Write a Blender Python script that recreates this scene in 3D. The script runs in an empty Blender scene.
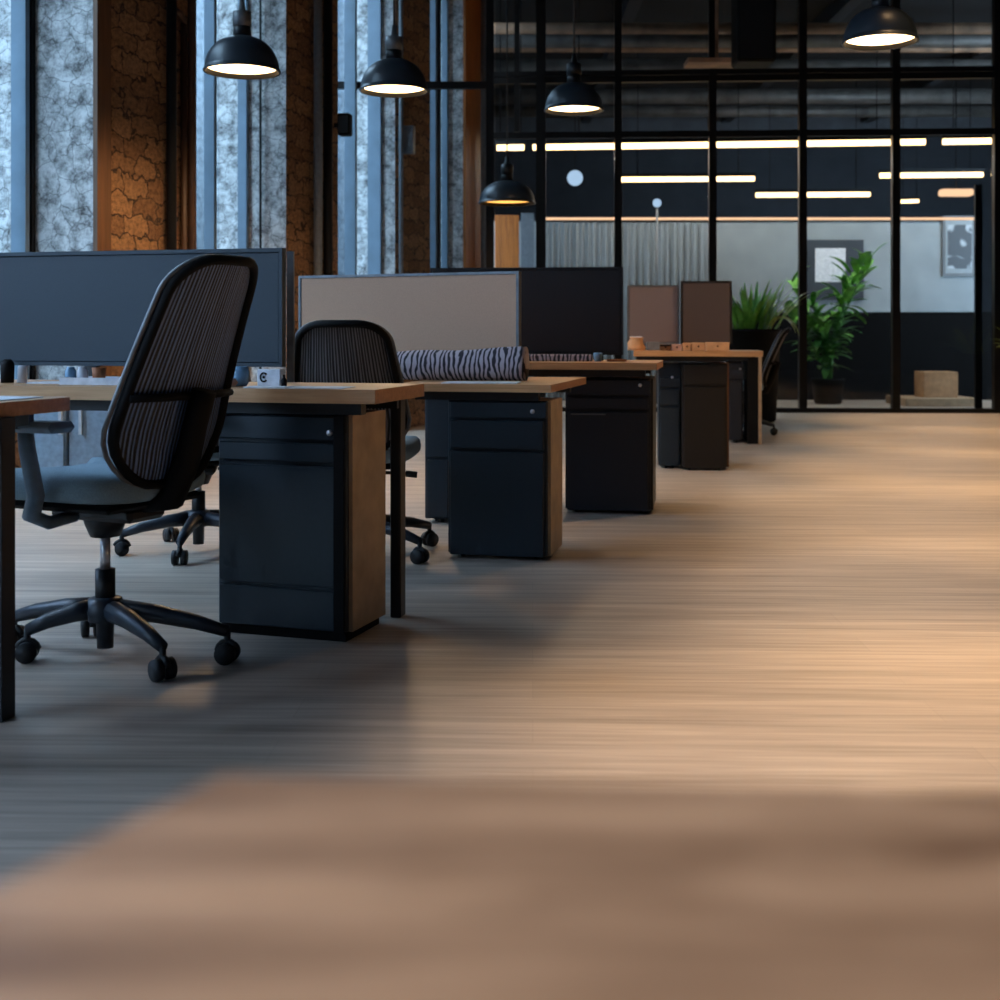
import bpy, math, random
from mathutils import Vector, Matrix
random.seed(7)
SC = bpy.context.scene
COL = SC.collection
R = math.radians
F = 1250.0; HC = 0.89; YH = 333.0
def wx(px, Y): return (px-500)*Y/F            # world X of an image column at distance Y
def wz(py, Y): return HC+(YH-py)*Y/F          # world Z of an image row at distance Y
def fl(px, py):                               # floor point under an image point
    Y = F*HC/(py-YH); return (wx(px, Y), Y)

# ------------------------------------------------------------------ materials
def lin(c):
    o = []
    for v in c:
        v /= 255.0
        o.append(v/12.92 if v <= .04045 else ((v+.055)/1.055)**2.4)
    return (*o, 1)
def newmat(name):
    m = bpy.data.materials.new(name); m.use_nodes = True
    nt = m.node_tree
    return m, nt, nt.nodes['Principled BSDF']
def N(nt, t, **kw):
    n = nt.nodes.new(t)
    for k, v in kw.items(): setattr(n, k, v)
    return n
def mapping(nt, kind='Object', scale=(1,1,1)):
    tc = N(nt, 'ShaderNodeTexCoord'); mp = N(nt, 'ShaderNodeMapping')
    mp.inputs['Scale'].default_value = scale
    nt.links.new(tc.outputs[kind], mp.inputs['Vector'])
    return mp.outputs['Vector']
def ramp(nt, fac, stops):
    r = N(nt, 'ShaderNodeValToRGB')
    e = r.color_ramp.elements
    while len(e) < len(stops): e.new(.5)
    for i, (p, c) in enumerate(stops):
        e[i].position = p; e[i].color = lin(c)
    nt.links.new(fac, r.inputs['Fac'])
    return r.outputs['Color']
def bump(nt, b, h, strength=.3, dist=.01):
    n = N(nt, 'ShaderNodeBump'); n.inputs['Strength'].default_value = strength
    n.inputs['Distance'].default_value = dist
    nt.links.new(h, n.inputs['Height']); nt.links.new(n.outputs['Normal'], b.inputs['Normal'])
def noise(nt, vec, scale=5, detail=3, rough=.5, dist=0):
    n = N(nt, 'ShaderNodeTexNoise')
    n.inputs['Scale'].default_value = scale; n.inputs['Detail'].default_value = detail
    n.inputs['Roughness'].default_value = rough; n.inputs['Distortion'].default_value = dist
    nt.links.new(vec, n.inputs['Vector'])
    return n.outputs['Fac']
def plain(name, c, rough=.5, metal=0, var=.08, nscale=30, bumpy=.05, spec=.5):
    m, nt, b = newmat(name)
    v = mapping(nt)
    f = noise(nt, v, nscale, 3)
    lo = tuple(x*(1-var) for x in c); hi = tuple(min(255, x*(1+var)) for x in c)
    nt.links.new(ramp(nt, f, [(.3, lo), (.7, hi)]), b.inputs['Base Color'])
    b.inputs['Roughness'].default_value = rough; b.inputs['Metallic'].default_value = metal
    b.inputs['Specular IOR Level'].default_value = spec
    if bumpy: bump(nt, b, f, bumpy, .002)
    return m
def wood(name, c1, c2, scale=(1, 18, 18), rough=.45, spec=.5):
    m, nt, b = newmat(name)
    v = mapping(nt, 'Object', scale)
    f = noise(nt, v, 3, 5, .6, .4)
    nt.links.new(ramp(nt, f, [(.3, c1), (.72, c2)]), b.inputs['Base Color'])
    b.inputs['Roughness'].default_value = rough
    b.inputs['Specular IOR Level'].default_value = spec
    bump(nt, b, f, .1, .003)
    return m
def emit(name, c, strength):
    m = bpy.data.materials.new(name); m.use_nodes = True
    nt = m.node_tree; nt.nodes.clear()
    e = N(nt, 'ShaderNodeEmission'); o = N(nt, 'ShaderNodeOutputMaterial')
    e.inputs['Color'].default_value = lin(c); e.inputs['Strength'].default_value = strength
    nt.links.new(e.outputs[0], o.inputs[0])
    return m
def glassmat(name, tint=(225, 235, 240), refl=.06):
    m = bpy.data.materials.new(name); m.use_nodes = True
    nt = m.node_tree; nt.nodes.clear()
    t = N(nt, 'ShaderNodeBsdfTransparent'); g = N(nt, 'ShaderNodeBsdfGlossy')
    mx = N(nt, 'ShaderNodeMixShader'); o = N(nt, 'ShaderNodeOutputMaterial')
    t.inputs['Color'].default_value = lin(tint); g.inputs['Roughness'].default_value = .03
    mx.inputs[0].default_value = refl
    nt.links.new(t.outputs[0], mx.inputs[1]); nt.links.new(g.outputs[0], mx.inputs[2])
    nt.links.new(mx.outputs[0], o.inputs[0])
    return m

M = {}
M['black'] = plain('black_metal', (14, 15, 18), .45)
M['frame'] = plain('black_steel_frame', (9, 9, 11), .5, spec=.3)
M['char'] = plain('charcoal_plastic', (30, 38, 48), .42)
M['slatearm'] = plain('slate_plastic', (84, 106, 124), .45)
M['navy'] = plain('navy_lacquered_steel', (24, 38, 48), .42, nscale=60, var=.05)
M['navyd'] = plain('dark_navy_lacquered_steel', (22, 27, 36), .45, nscale=60, var=.05)
M['brownblack'] = plain('brown_black_lacquer', (22, 18, 14), .45)
M['dark'] = plain('matte_black', (8, 8, 9), .7, spec=.2)
M['beige'] = plain('beige_laminate', (172, 146, 116), .55, nscale=12)
M['greyblue'] = plain('pale_blue_grey_steel', (140, 160, 178), .5)
M['seat'] = plain('blue_grey_seat_fabric', (122, 146, 158), .85, nscale=300, bumpy=.3)
M['chrome'] = plain('brushed_chrome', (215, 215, 220), .35, .8, bumpy=0)
M['rubber'] = plain('rubber_black', (20, 22, 26), .6)
M['screen_blue'] = plain('slate_blue_panel_fabric', (34, 50, 61), .55, nscale=200, var=.04, bumpy=.1)
M['screen_beige'] = plain('warm_grey_panel_fabric', (186, 148, 120), .7, nscale=200, var=.03, bumpy=.1)
M['screen_mauve'] = plain('mauve_grey_panel_fabric', (112, 98, 96), .7, nscale=200, var=.03)
M['screen_brown'] = plain('dark_brown_panel_fabric', (72, 60, 56), .7, nscale=200, var=.03)
M['screen_black'] = plain('black_panel', (10, 12, 17), .5)
M['alu'] = plain('grey_aluminium', (104, 106, 108), .45, .4)
M['oak'] = wood('oak_laminate', (176, 128, 84), (210, 162, 114), (1.2, 20, 20))
M['oakedge'] = wood('oak_edge', (158, 108, 70), (186, 134, 92), (1.5, 20, 20))
M['tablewood'] = wood('brown_table_wood', (108, 82, 62), (206, 178, 150), (2, 11, 11), .5, .3)
M['trimwood'] = wood('rust_timber', (84, 54, 30), (110, 74, 44), (16, 16, 1))
M['bluepaint'] = plain('slate_blue_paint', (98, 118, 134), .45, var=.06, nscale=6)
M['paper'] = plain('white_paper', (205, 208, 214), .8)
M['pipe'] = plain('grey_pipe_paint', (110, 116, 122), .45)
M['brownpipe'] = plain('brown_pipe_paint', (74, 50, 36), .5)
M['carton'] = plain('brown_cardboard', (196, 150, 108), .8, nscale=15)
M['duct'] = plain('dull_duct_metal', (100, 96, 92), .5, .3, nscale=4, var=.2)
M['ductbrown'] = plain('brown_painted_beam', (150, 116, 90), .6, nscale=4, var=.2)
M['backwhite'] = plain('pale_partition_paint', (138, 146, 150), .7, nscale=3, var=.04)
M['backdark'] = plain('dark_slate_paint', (52, 58, 66), .8, nscale=3)
M['bulk'] = plain('grey_bulkhead_paint', (84, 88, 94), .8, nscale=3)
M['blackpanel'] = plain('black_partition_panel', (7, 7, 8), .8, spec=.1)
M['ceil'] = plain('charcoal_ceiling_paint', (34, 36, 40), .9, nscale=3)
M['orange'] = wood('orange_timber_panel', (140, 76, 28), (206, 124, 52), (22, 22, 1))
M['pinkclay'] = plain('pink_plastic', (190, 150, 132), .4)
M['blueglass'] = plain('blue_ceramic', (112, 150, 178), .25)
M['terracotta'] = plain('terracotta', (150, 88, 48), .7)
M['soil'] = plain('dark_soil', (30, 22, 16), .9, nscale=60, bumpy=.5)
M['glass'] = glassmat('clear_window_glass', (222, 234, 242), .05)
M['pglass'] = glassmat('partition_glass', (222, 228, 232), .018)
M['bulb'] = emit('warm_lamp_diffuser', (255, 214, 160), 9)
M['tube'] = emit('warm_tube_light', (255, 205, 145), 9)
M['cove'] = emit('warm_cove_light', (255, 196, 150), 2.2)
M['globe'] = emit('cool_globe', (190, 212, 235), 1.5)  # emission standing in for reflections on the glass wall
M['amber'] = emit('amber_lamp_diffuser', (255, 180, 90), 2.2)

def leafmat(name, c1, c2):
    m, nt, b = newmat(name)
    f = noise(nt, mapping(nt), 6, 3)
    nt.links.new(ramp(nt, f, [(.35, c1), (.65, c2)]), b.inputs['Base Color'])
    b.inputs['Roughness'].default_value = .4
    return m
M['leaf'] = leafmat('green_leaf', (50, 120, 40), (130, 196, 80))
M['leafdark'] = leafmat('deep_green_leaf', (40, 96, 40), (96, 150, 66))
M['leafyellow'] = leafmat('yellow_green_leaf', (120, 150, 36), (170, 190, 70))

def meshmat(name, c_dark, c_light, n):
    m, nt, b = newmat(name)
    tc = N(nt, 'ShaderNodeUVMap'); tc.uv_map = 'rib'
    mp = N(nt, 'ShaderNodeMapping'); mp.inputs['Scale'].default_value = (n, 1, 1)
    nt.links.new(tc.outputs[0], mp.inputs[0])
    w = N(nt, 'ShaderNodeTexWave'); w.inputs['Scale'].default_value = .314159*1
    w.inputs['Distortion'].default_value = 2.4; w.inputs['Detail'].default_value = 1
    w.inputs['Detail Scale'].default_value = 3
    nt.links.new(mp.outputs[0], w.inputs['Vector'])
    nt.links.new(ramp(nt, w.outputs['Fac'], [(.35, c_dark), (.85, c_light)]), b.inputs['Base Color'])
    b.inputs['Roughness'].default_value = .5
    bump(nt, b, w.outputs['Fac'], .8, .004)
    return m
M['mesh'] = meshmat('ribbed_mesh_fabric', (7, 8, 12), (120, 146, 190), 34)
M['mesh2'] = meshmat('ribbed_grey_mesh_fabric', (12, 12, 15), (110, 108, 112), 34)

def brickmat():
    m, nt, b = newmat('old_rust_brick')
    v = mapping(nt, 'UV')
    n1 = N(nt, 'ShaderNodeTexNoise'); n1.inputs['Scale'].default_value = 9; n1.inputs['Detail'].default_value = 4
    nt.links.new(v, n1.inputs['Vector'])
    mx = N(nt, 'ShaderNodeMix', data_type='VECTOR'); mx.inputs['Factor'].default_value = .17
    nt.links.new(v, mx.inputs[4]); nt.links.new(n1.outputs['Color'], mx.inputs[5])
    br = N(nt, 'ShaderNodeTexBrick')
    br.inputs['Scale'].default_value = 1; br.inputs['Brick Width'].default_value = .19
    br.inputs['Row Height'].default_value = .10; br.inputs['Mortar Size'].default_value = .007
    br.inputs['Mortar Smooth'].default_value = .6; br.inputs['Bias'].default_value = -.2
    br.inputs['Color1'].default_value = lin((176, 132, 92)); br.inputs['Color2'].default_value = lin((130, 92, 62))
    br.inputs['Mortar'].default_value = lin((74, 54, 40))
    nt.links.new(mx.outputs[1], br.inputs['Vector'])
    f = noise(nt, v, 34, 9, .8)
    mul = N(nt, 'ShaderNodeMix', data_type='RGBA', blend_type='MULTIPLY'); mul.inputs['Factor'].default_value = .8
    nt.links.new(br.outputs['Color'], mul.inputs[6])
    nt.links.new(ramp(nt, f, [(.36, (80, 72, 66)), (.58, (255, 250, 245))]), mul.inputs[7])
    nt.links.new(mul.outputs[2], b.inputs['Base Color'])
    b.inputs['Roughness'].default_value = .85
    ad = N(nt, 'ShaderNodeMath', operation='SUBTRACT'); nt.links.new(f, ad.inputs[0]); nt.links.new(br.outputs['Fac'], ad.inputs[1])
    bump(nt, b, ad.outputs[0], .9, .02)
    return m
M['brick'] = brickmat()
def plastermat(name, c1, c2, crack):
    m, nt, b = newmat(name)
    v = mapping(nt, 'UV')
    n1 = N(nt, 'ShaderNodeTexNoise'); n1.inputs['Scale'].default_value = 7; n1.inputs['Detail'].default_value = 5
    nt.links.new(v, n1.inputs['Vector'])
    mx = N(nt, 'ShaderNodeMix', data_type='VECTOR'); mx.inputs['Factor'].default_value = .12
    nt.links.new(v, mx.inputs[4]); nt.links.new(n1.outputs['Color'], mx.inputs[5])
    vo = N(nt, 'ShaderNodeTexVoronoi', feature='DISTANCE_TO_EDGE'); vo.inputs['Scale'].default_value = 9
    nt.links.new(mx.outputs[1], vo.inputs['Vector'])
    f = noise(nt, v, 8, 12, .78)
    base = ramp(nt, f, [(.38, c1), (.58, c2)])
    mul = N(nt, 'ShaderNodeMix', data_type='RGBA', blend_type='MULTIPLY'); mul.inputs['Factor'].default_value = crack
    nt.links.new(base, mul.inputs[6])
    nt.links.new(ramp(nt, vo.outputs['Distance'], [(.0, (70, 70, 72)), (.03, (255, 255, 255))]), mul.inputs[7])
    nt.links.new(mul.outputs[2], b.inputs['Base Color'])
    b.inputs['Roughness'].default_value = .9
    bump(nt, b, f, .8, .02)
    return m
M['plaster'] = plastermat('rough_whitewashed_stone', (84, 84, 84), (212, 212, 210), .7)
M['facade'] = plastermat('weathered_pale_facade', (60, 66, 72), (122, 128, 134), .3)

def floormat():
    m, nt, b = newmat('wood_look_floor_planks')
    tc = N(nt, 'ShaderNodeTexCoord')
    rot = N(nt, 'ShaderNodeMapping'); rot.inputs['Rotation'].default_value = (0, 0, R(1.5))
    nt.links.new(tc.outputs['Object'], rot.inputs['Vector'])
    v = rot.outputs['Vector']
    br = N(nt, 'ShaderNodeTexBrick'); br.offset = .37
    br.inputs['Scale'].default_value = 1; br.inputs['Brick Width'].default_value = 1.5
    br.inputs['Row Height'].default_value = .16; br.inputs['Mortar Size'].default_value = .0012
    br.inputs['Mortar Smooth'].default_value = .3
    br.inputs['Color1'].default_value = (.80, .80, .80, 1); br.inputs['Color2'].default_value = (1, 1, 1, 1)
    br.inputs['Mortar'].default_value = (.62, .62, .62, 1)
    nt.links.new(v, br.inputs['Vector'])
    s1 = N(nt, 'ShaderNodeMapping'); s1.inputs['Scale'].default_value = (.9, 26, 1); nt.links.new(v, s1.inputs[0])
    s2 = N(nt, 'ShaderNodeMapping'); s2.inputs['Scale'].default_value = (.35, 7, 1); nt.links.new(v, s2.inputs[0])
    f1 = noise(nt, s1.outputs[0], 2.2, 6, .62, .3); f2 = noise(nt, s2.outputs[0], 2.5, 4, .55, .2)
    ad = N(nt, 'ShaderNodeMath', operation='ADD'); nt.links.new(f1, ad.inputs[0]); nt.links.new(f2, ad.inputs[1])
    hf = N(nt, 'ShaderNodeMath', operation='MULTIPLY'); hf.inputs[1].default_value = .5; nt.links.new(ad.outputs[0], hf.inputs[0])
    base = ramp(nt, hf.outputs[0], [(.34, (150, 137, 124)), (.5, (180, 165, 150)), (.66, (206, 192, 177))])
    mul = N(nt, 'ShaderNodeMix', data_type='RGBA', blend_type='MULTIPLY'); mul.inputs['Factor'].default_value = .45
    nt.links.new(base, mul.inputs[6]); nt.links.new(br.outputs['Color'], mul.inputs[7])
    nt.links.new(mul.outputs[2], b.inputs['Base Color'])
    b.inputs['Roughness'].default_value = .42
    b.inputs['Specular IOR Level'].default_value = .4
    bump(nt, b, f1, .06, .003)
    return m
M['floor'] = floormat()
def zebra():
    m, nt, b = newmat('zebra_striped_fabric')
    v = mapping(nt, 'Object', (1, .5, .5))
    w = N(nt, 'ShaderNodeTexWave'); w.inputs['Scale'].default_value = 15
    w.inputs['Distortion'].default_value = 7; w.inputs['Detail'].default_value = 2; w.inputs['Detail Scale'].default_value = 1.5
    nt.links.new(v, w.inputs['Vector'])
    nt.links.new(ramp(nt, w.outputs['Fac'], [(.3, (40, 36, 44)), (.55, (176, 162, 166))]), b.inputs['Base Color'])
    b.inputs['Roughness'].default_value = .85
    return m
M['zebra'] = zebra()
def artmat(name, c1, c2, sc):
    m, nt, b = newmat(name)
    f = noise(nt, mapping(nt, 'UV'), sc, 2, .4, 1.5)
    nt.links.new(ramp(nt, f, [(.47, c1), (.53, c2)]), b.inputs['Base Color'])
    return m
M['art'] = artmat('grey_abstract_print', (70, 76, 82), (168, 176, 182), 3)

# ------------------------------------------------------------------ mesh builder
class MB:
    def __init__(s): s.v = []; s.f = []; s.m = []; s.mi = 0; s.sm = []; s.smooth = False; s.rib = None
    def add(s, vs, fs):
        o = len(s.v); s.v += [Vector(p) for p in vs]
        for f in fs: s.f.append([o+i for i in f]); s.m.append(s.mi); s.sm.append(s.smooth)
        return s
    def box(s, x0, y0, z0, x1, y1, z1, bev=0):
        if x0 > x1: x0, x1 = x1, x0
        if y0 > y1: y0, y1 = y1, y0
        if z0 > z1: z0, z1 = z1, z0
        if bev <= 0:
            vs = [(x, y, z) for z in (z0, z1) for y in (y0, y1) for x in (x0, x1)]
            return s.add(vs, [(0,2,3,1), (4,5,7,6), (0,1,5,4), (2,6,7,3), (0,4,6,2), (1,3,7,5)])
        b = min(bev, (x1-x0)*.45, (y1-y0)*.45, (z1-z0)*.45)
        pts = []
        for z, i in ((z0, b), (z0+b, 0), (z1-b, 0), (z1, b)):
            for cx, sx in ((x0, 1), (x1, -1)):
                pass
            ring = [(x0+i+b*(0 if i else 1), y0+i, z), (x1-i-b*(0 if i else 1), y0+i, z), (x1-i, y0+i+b*(0 if i else 1), z), (x1-i, y1-i-b*(0 if i else 1), z),
                    (x1-i-b*(0 if i else 1), y1-i, z), (x0+i+b*(0 if i else 1), y1-i, z), (x0+i, y1-i-b*(0 if i else 1), z), (x0+i, y0+i+b*(0 if i else 1), z)]
            pts += ring
        fs = [tuple(range(7, -1, -1)), tuple(range(24, 32))]
        for k in range(3):
            for j in range(8):
                a = k*8+j; c = k*8+(j+1) % 8
                fs.append((a, c, c+8, a+8))
        return s.add(pts, fs)
    def prism(s, poly, z0, z1):
        n = len(poly)
        ar = sum(poly[i][0]*poly[(i+1) % n][1]-poly[(i+1) % n][0]*poly[i][1] for i in range(n))
        if ar < 0: poly = poly[::-1]
        vs = [(p[0], p[1], z0) for p in poly]+[(p[0], p[1], z1) for p in poly]
        fs = [tuple(range(n-1, -1, -1)), tuple(range(n, 2*n))]
        for i in range(n): fs.append((i, (i+1) % n, n+(i+1) % n, n+i))
        return s.add(vs, fs)
    def tube(s, pts, r, n=10, closed=False, sx=1, up=None):
        pts = [Vector(p) for p in pts]; L = len(pts); sv = s.smooth; s.smooth = True
        rs = r if isinstance(r, (list, tuple)) else [r]*L
        rings = []; prev = None
        for i, p in enumerate(pts):
            if closed: t = pts[(i+1) % L]-pts[i-1]
            else: t = pts[min(i+1, L-1)]-pts[max(i-1, 0)]
            t.normalize()
            if prev is None:
                a = Vector(up) if up else (Vector((0, 0, 1)) if abs(t.z) < .9 else Vector((1, 0, 0)))
            else: a = prev
            a = (a-t*a.dot(t)).normalized(); prev = a
            b = t.cross(a)
            rings.append([p+a*(rs[i]*math.cos(2*math.pi*k/n))+b*(rs[i]*sx*math.sin(2*math.pi*k/n)) for k in range(n)])
        vs = [q for g in rings for q in g]; fs = []
        for i in range(L if closed else L-1):
            j = (i+1) % L
            for k in range(n): fs.append((i*n+k, i*n+(k+1) % n, j*n+(k+1) % n, j*n+k))
        if not closed: fs.append(tuple(range(n-1, -1, -1))); fs.append(tuple((L-1)*n+k for k in range(n)))
        s.add(vs, fs); s.smooth = sv
        return s
    def cyl(s, a, b, r, n=16, r2=None):
        return s.tube([a, b], [r, r if r2 is None else r2], n)
    def lathe(s, prof, c=(0, 0, 0), n=32, cap=True):
        sv = s.smooth; s.smooth = True
        vs = []; fs = []
        for r, z in prof:
            for k in range(n):
                a = 2*math.pi*k/n; vs.append((c[0]+r*math.cos(a), c[1]+r*math.sin(a), c[2]+z))
        for i in range(len(prof)-1):
            for k in range(n): fs.append((i*n+k, i*n+(k+1) % n, (i+1)*n+(k+1) % n, (i+1)*n+k))
        if cap:
            fs.append(tuple(range(n-1, -1, -1))); fs.append(tuple((len(prof)-1)*n+k for k in range(n)))
        s.add(vs, fs); s.smooth = sv
        return s
    def build(s, name, mat, parent=None, loc=None, rz=0):
        me = bpy.data.meshes.new(name)
        me.from_pydata([tuple(v) for v in s.v], [], s.f); me.update()
        mats = mat if isinstance(mat, (list, tuple)) else [mat]
        for q in mats: me.materials.append(M[q] if isinstance(q, str) else q)
        uv = me.uv_layers.new(name='UVMap')
        for p in me.polygons:
            p.material_index = min(s.m[p.index], len(mats)-1); p.use_smooth = s.sm[p.index]
            nrm = p.normal
            if abs(nrm.z) > .8: t = Vector((1, 0, 0)); b = Vector((0, 1, 0))
            else: t = Vector((0, 0, 1)).cross(nrm).normalized(); b = Vector((0, 0, 1))
            for li in p.loop_indices:
                co = me.vertices[me.loops[li].vertex_index].co
                uv.data[li].uv = (co.dot(t), co.dot(b))
        if s.rib:
            u2 = me.uv_layers.new(name='rib')
            for l in me.loops: u2.data[l.index].uv = s.rib[l.vertex_index]
        o = bpy.data.objects.new(name, me); COL.objects.link(o)
        if parent: o.parent = parent
        if loc: o.location = loc
        if rz: o.rotation_euler = (0, 0, rz)
        return o
def tag(o, label, cat, group=None, kind=None):
    if label: o['label'] = label
    if cat: o['category'] = cat
    if group: o['group'] = group
    if kind: o['kind'] = kind
    return o
def thing(name, label, cat, loc=(0, 0, 0), rz=0, group=None, kind=None):
    o = bpy.data.objects.new(name, None); COL.objects.link(o)
    o.location = loc; o.rotation_euler = (0, 0, rz); o.empty_display_size = .1
    return tag(o, label, cat, group, kind)
def struct(o, label=None, cat=None):
    return tag(o, label, cat, None, 'structure')
def copy_tree(o, parent=None):
    c = o.copy(); COL.objects.link(c)
    if parent: c.parent = parent
    for ch in list(o.children): copy_tree(ch, c)
    return c

# ------------------------------------------------------------------ the room
UX, UY = .3585, .9335          # direction of the window wall
NX, NY = -.9335, .3585         # towards outdoors
def hit(px, p=0):              # point on the window wall line (shifted p into the room) seen in column px
    ax, ay = -2.8-NX*p, 7-NY*p
    k = (px-500)/F
    t = (k*ay-ax)/(UX-k*UY)
    return Vector((ax+UX*t, ay+UY*t))
def along(t, p=0): return Vector((-2.8-NX*p+UX*t, 7-NY*p+UY*t))
def tof(v): return (v.x+2.8)*UX+(v.y-7)*UY
ZC = 5.0
end = along(7.75)              # where the window wall meets the glass wall
# floor & ceiling outline
start = along(-9.8)
outline = [(start.x-.3, start.y), (7.2, start.y), (7.2, 13.6), (10.6, 13.6), (10.6, 24), (-1.4, 24), (-1.4, 14.4), (end.x-.3, end.y+.15)]
struct(MB().prism(outline, -.1, 0).build('floor', 'floor'), 'wood-look plank floor, pale grey brown with horizontal grain', 'floor')
struct(MB().prism(outline, ZC, ZC+.12).build('ceiling', 'ceil'), 'dark charcoal ceiling high above the office', 'ceiling')
struct(MB().box(7.2, start.y, 0, 7.35, 13.8, ZC).build('wall_right', 'backdark'), 'dark wall on the right side of the office', 'wall')
struct(MB().box(start.x-.3, start.y-.15, 0, 7.35, start.y, ZC).build('wall_back', 'backdark'), 'dark wall behind the camera', 'wall')
struct(MB().box(-1.4, 24, 0, 10.6, 24.15, ZC).build('wall_front', 'backdark'), 'dark slate far wall of the room behind the glass', 'wall')
struct(MB().box(-1.55, 14.6, 0, -1.4, 24, ZC).box(10.6, 13.6, 0, 10.75, 24, ZC).build('wall_side', 'backdark'), 'side walls of the room behind the glass', 'wall')

# window wall: piers (multi-face prisms), windows between them
def solve_p(a, b):
    lo, hi = 0.0, 1.2
    A = hit(a)
    for _ in range(40):
        p = (lo+hi)/2; q = A-Vector((NX, NY))*p
        if 500+F*q.x/q.y < b: lo = p
        else: hi = p
    return lo
def pier(ta, tb, p, label):
    T = .32
    P = [along(ta, p), along(tb, p), along(tb, -T), along(ta, -T)]
    m = MB()
    P3 = lambda q, z: (q.x, q.y, z)
    vs = [P3(q, 0) for q in P]+[P3(q, ZC) for q in P]
    m.mi = 0; m.add([vs[0], vs[1], vs[5], vs[4]], [(0, 1, 2, 3)])
    m.mi = 1; m.add([vs[1], vs[2], vs[6], vs[5]], [(0, 1, 2, 3)])
    m.add([vs[2], vs[3], vs[7], vs[6]], [(0, 1, 2, 3)]); m.add([vs[3], vs[0], vs[4], vs[7]], [(0, 1, 2, 3)])
    o = m.build('wall_left', ['brick', 'plaster'])
    struct(o, label, 'wall')
    return o
piers = []
for a, b, c, lab in ((36, 93, 196, 'rust brick pier with whitewashed side, leftmost, behind the first pendant lamp'),
                (251, 286, 338, 'dark brick pier with pale rough side, between first and second pendant lamps'),
                (384, 395, 430, 'narrow brick pier behind the second pendant lamp'),
                (450, 463, 489, 'orange brown pier at the far end of the window wall')):
    p = solve_p(a, b); ta = tof(hit(a)); tb = tof(hit(c, p)); piers.append((ta, tb, p)); pier(ta, tb, p, lab)
near = [(-2.6, -2.1, .3), (-5.1, -4.6, .3), (-7.6, -7.1, .3)]
for ta, tb, p in near: pier(ta, tb, p, 'brick pier of the window wall nearer than the photo shows')
allp = sorted(near+piers)
def slab(t0, t1, p0, p1, z0, z1, m=None):      # box aligned with the window wall
    m = m or MB()
    A, B, C, D = along(t0, p0), along(t1, p0), along(t1, p1), along(t0, p1)
    return m.prism([(A.x, A.y), (B.x, B.y), (C.x, C.y), (D.x, D.y)], z0, z1)
SILL, HEAD = .45, 4.55
gaps = [(-9.8, allp[0][0])]+[(allp[i][1], allp[i+1][0]) for i in range(len(allp)-1)]
m1 = MB(); m2 = MB()
for a, b in gaps: slab(a, b, 0, -.3, 0, SILL, m1); slab(a, b, 0, -.3, HEAD, ZC, m2)
struct(m1.build('wall_left', 'brick'), 'low brick wall under the tall windows', 'wall')
struct(m2.build('wall_left', 'brick'), 'brick band above the tall windows', 'wall')
mull = {2: None}
pxm = {3: [(-40, -20), (11, 31)], 4: [(204, 218), (238, 250)], 5: [(345, 358), (368, 383)], 6: [(430.5, 438), (441.5, 449.5)]}
wlab = {3: 'tall window at the left picture edge with blue frame', 4: 'tall blue-framed window behind the first pendant lamp',
        5: 'tall blue-framed window left of the second pendant lamp', 6: 'narrow tall blue-framed window right of the second pendant lamp'}
for i, (a, b) in enumerate(gaps):
    w = thing('window_%d' % (i+1), wlab.get(i, 'tall blue-framed window outside the picture'), 'window', kind='structure')
    bars = [(tof(hit(l)), tof(hit(r))) for l, r in pxm[i]] if i in pxm else [(a+.02, a+.14), ((a+b)/2-.05, (a+b)/2+.05), (b-.14, b-.02)]
    m = MB()
    for l, r in bars:
        if r <= a or l >= b: continue
        if i in pxm:      # deep narrow post whose lit side faces the room
            pl = pxm[i][bars.index((l, r))][0]; D = .03; rr_ = min(r, b-.004); rl = max(a+.004, rr_-.035)
            while D < .26:
                q = along(rl, -D)
                if 500+F*q.x/q.y <= pl: break
                D += .005
            slab(rl, rr_, -.01, -D, SILL, HEAD, m)
        else: slab(max(l, a+.004), min(r, b-.004), -.02, -.12, SILL, HEAD, m)
    slab(a+.004, b-.004, -.02, -.10, SILL, SILL+.06, m); slab(a+.004, b-.004, -.02, -.10, HEAD-.06, HEAD, m)
    m.build('window_frame', 'bluepaint', w)
    slab(a+.004, b-.004, -.28, -.29, SILL, HEAD).build('glass_pane', 'glass', w)
# black edging strips beside the frames
for k, (l, r) in enumerate(((32, 35.5), (264, 265.5), (438.5, 441))):
    if k == 1:
        q0 = hit(251); f = .37; pp = piers[1][2]
        q = q0-Vector((NX, NY))*pp*f
        o = MB().cyl((q.x-.02, q.y-.03, 0), (q.x-.02, q.y-.03, ZC), .009).build('trim_2', 'frame')
        struct(o, 'thin black cable conduit on the pale side of the second pier', 'conduit')
    else:
        o = slab(tof(hit(l)), tof(hit(r)), .0, -.13, SILL, HEAD).build('trim_%d' % (k+1), 'frame'); struct(o, 'black steel strip beside the blue window post', 'trim')
# timber trim on first pier
p = piers[0][2]
o = slab(tof(hit(93, p)), tof(hit(107, p)), p+.03, p+.001, 0, ZC).build('trim_4', 'trimwood'); struct(o, 'rust timber post on the corner of the first brick pier', 'trim')
p = piers[3][2]
o = slab(tof(hit(463, p)), tof(hit(480, p)), p+.03, p+.001, 0, ZC).build('trim_5', 'orange'); struct(o, 'orange timber strip on the farthest pier', 'trim')
def vpipe(px, p, r, mat, label, z0=0, z1=ZC, cat='pipe'):
    q = hit(px, p)
    return tag(MB().cyl((0, 0, z0), (0, 0, z1), r, 14).build('pipe', mat, loc=(q.x, q.y, 0)), label, cat)
p0 = piers[0][2]; p1 = piers[1][2]; p2 = piers[2][2]; p3 = piers[3][2]
vpipe(171.5, p0+.05, .032, 'frame', 'black vertical pipe on the leftmost brick pier')
t = vpipe(184, p0+.035, .02, 'brownpipe', 'thin brown pipe with a hooked top right of the black pipe', 0, wz(50, 8.6))
q = hit(184, p0+.035)
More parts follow.
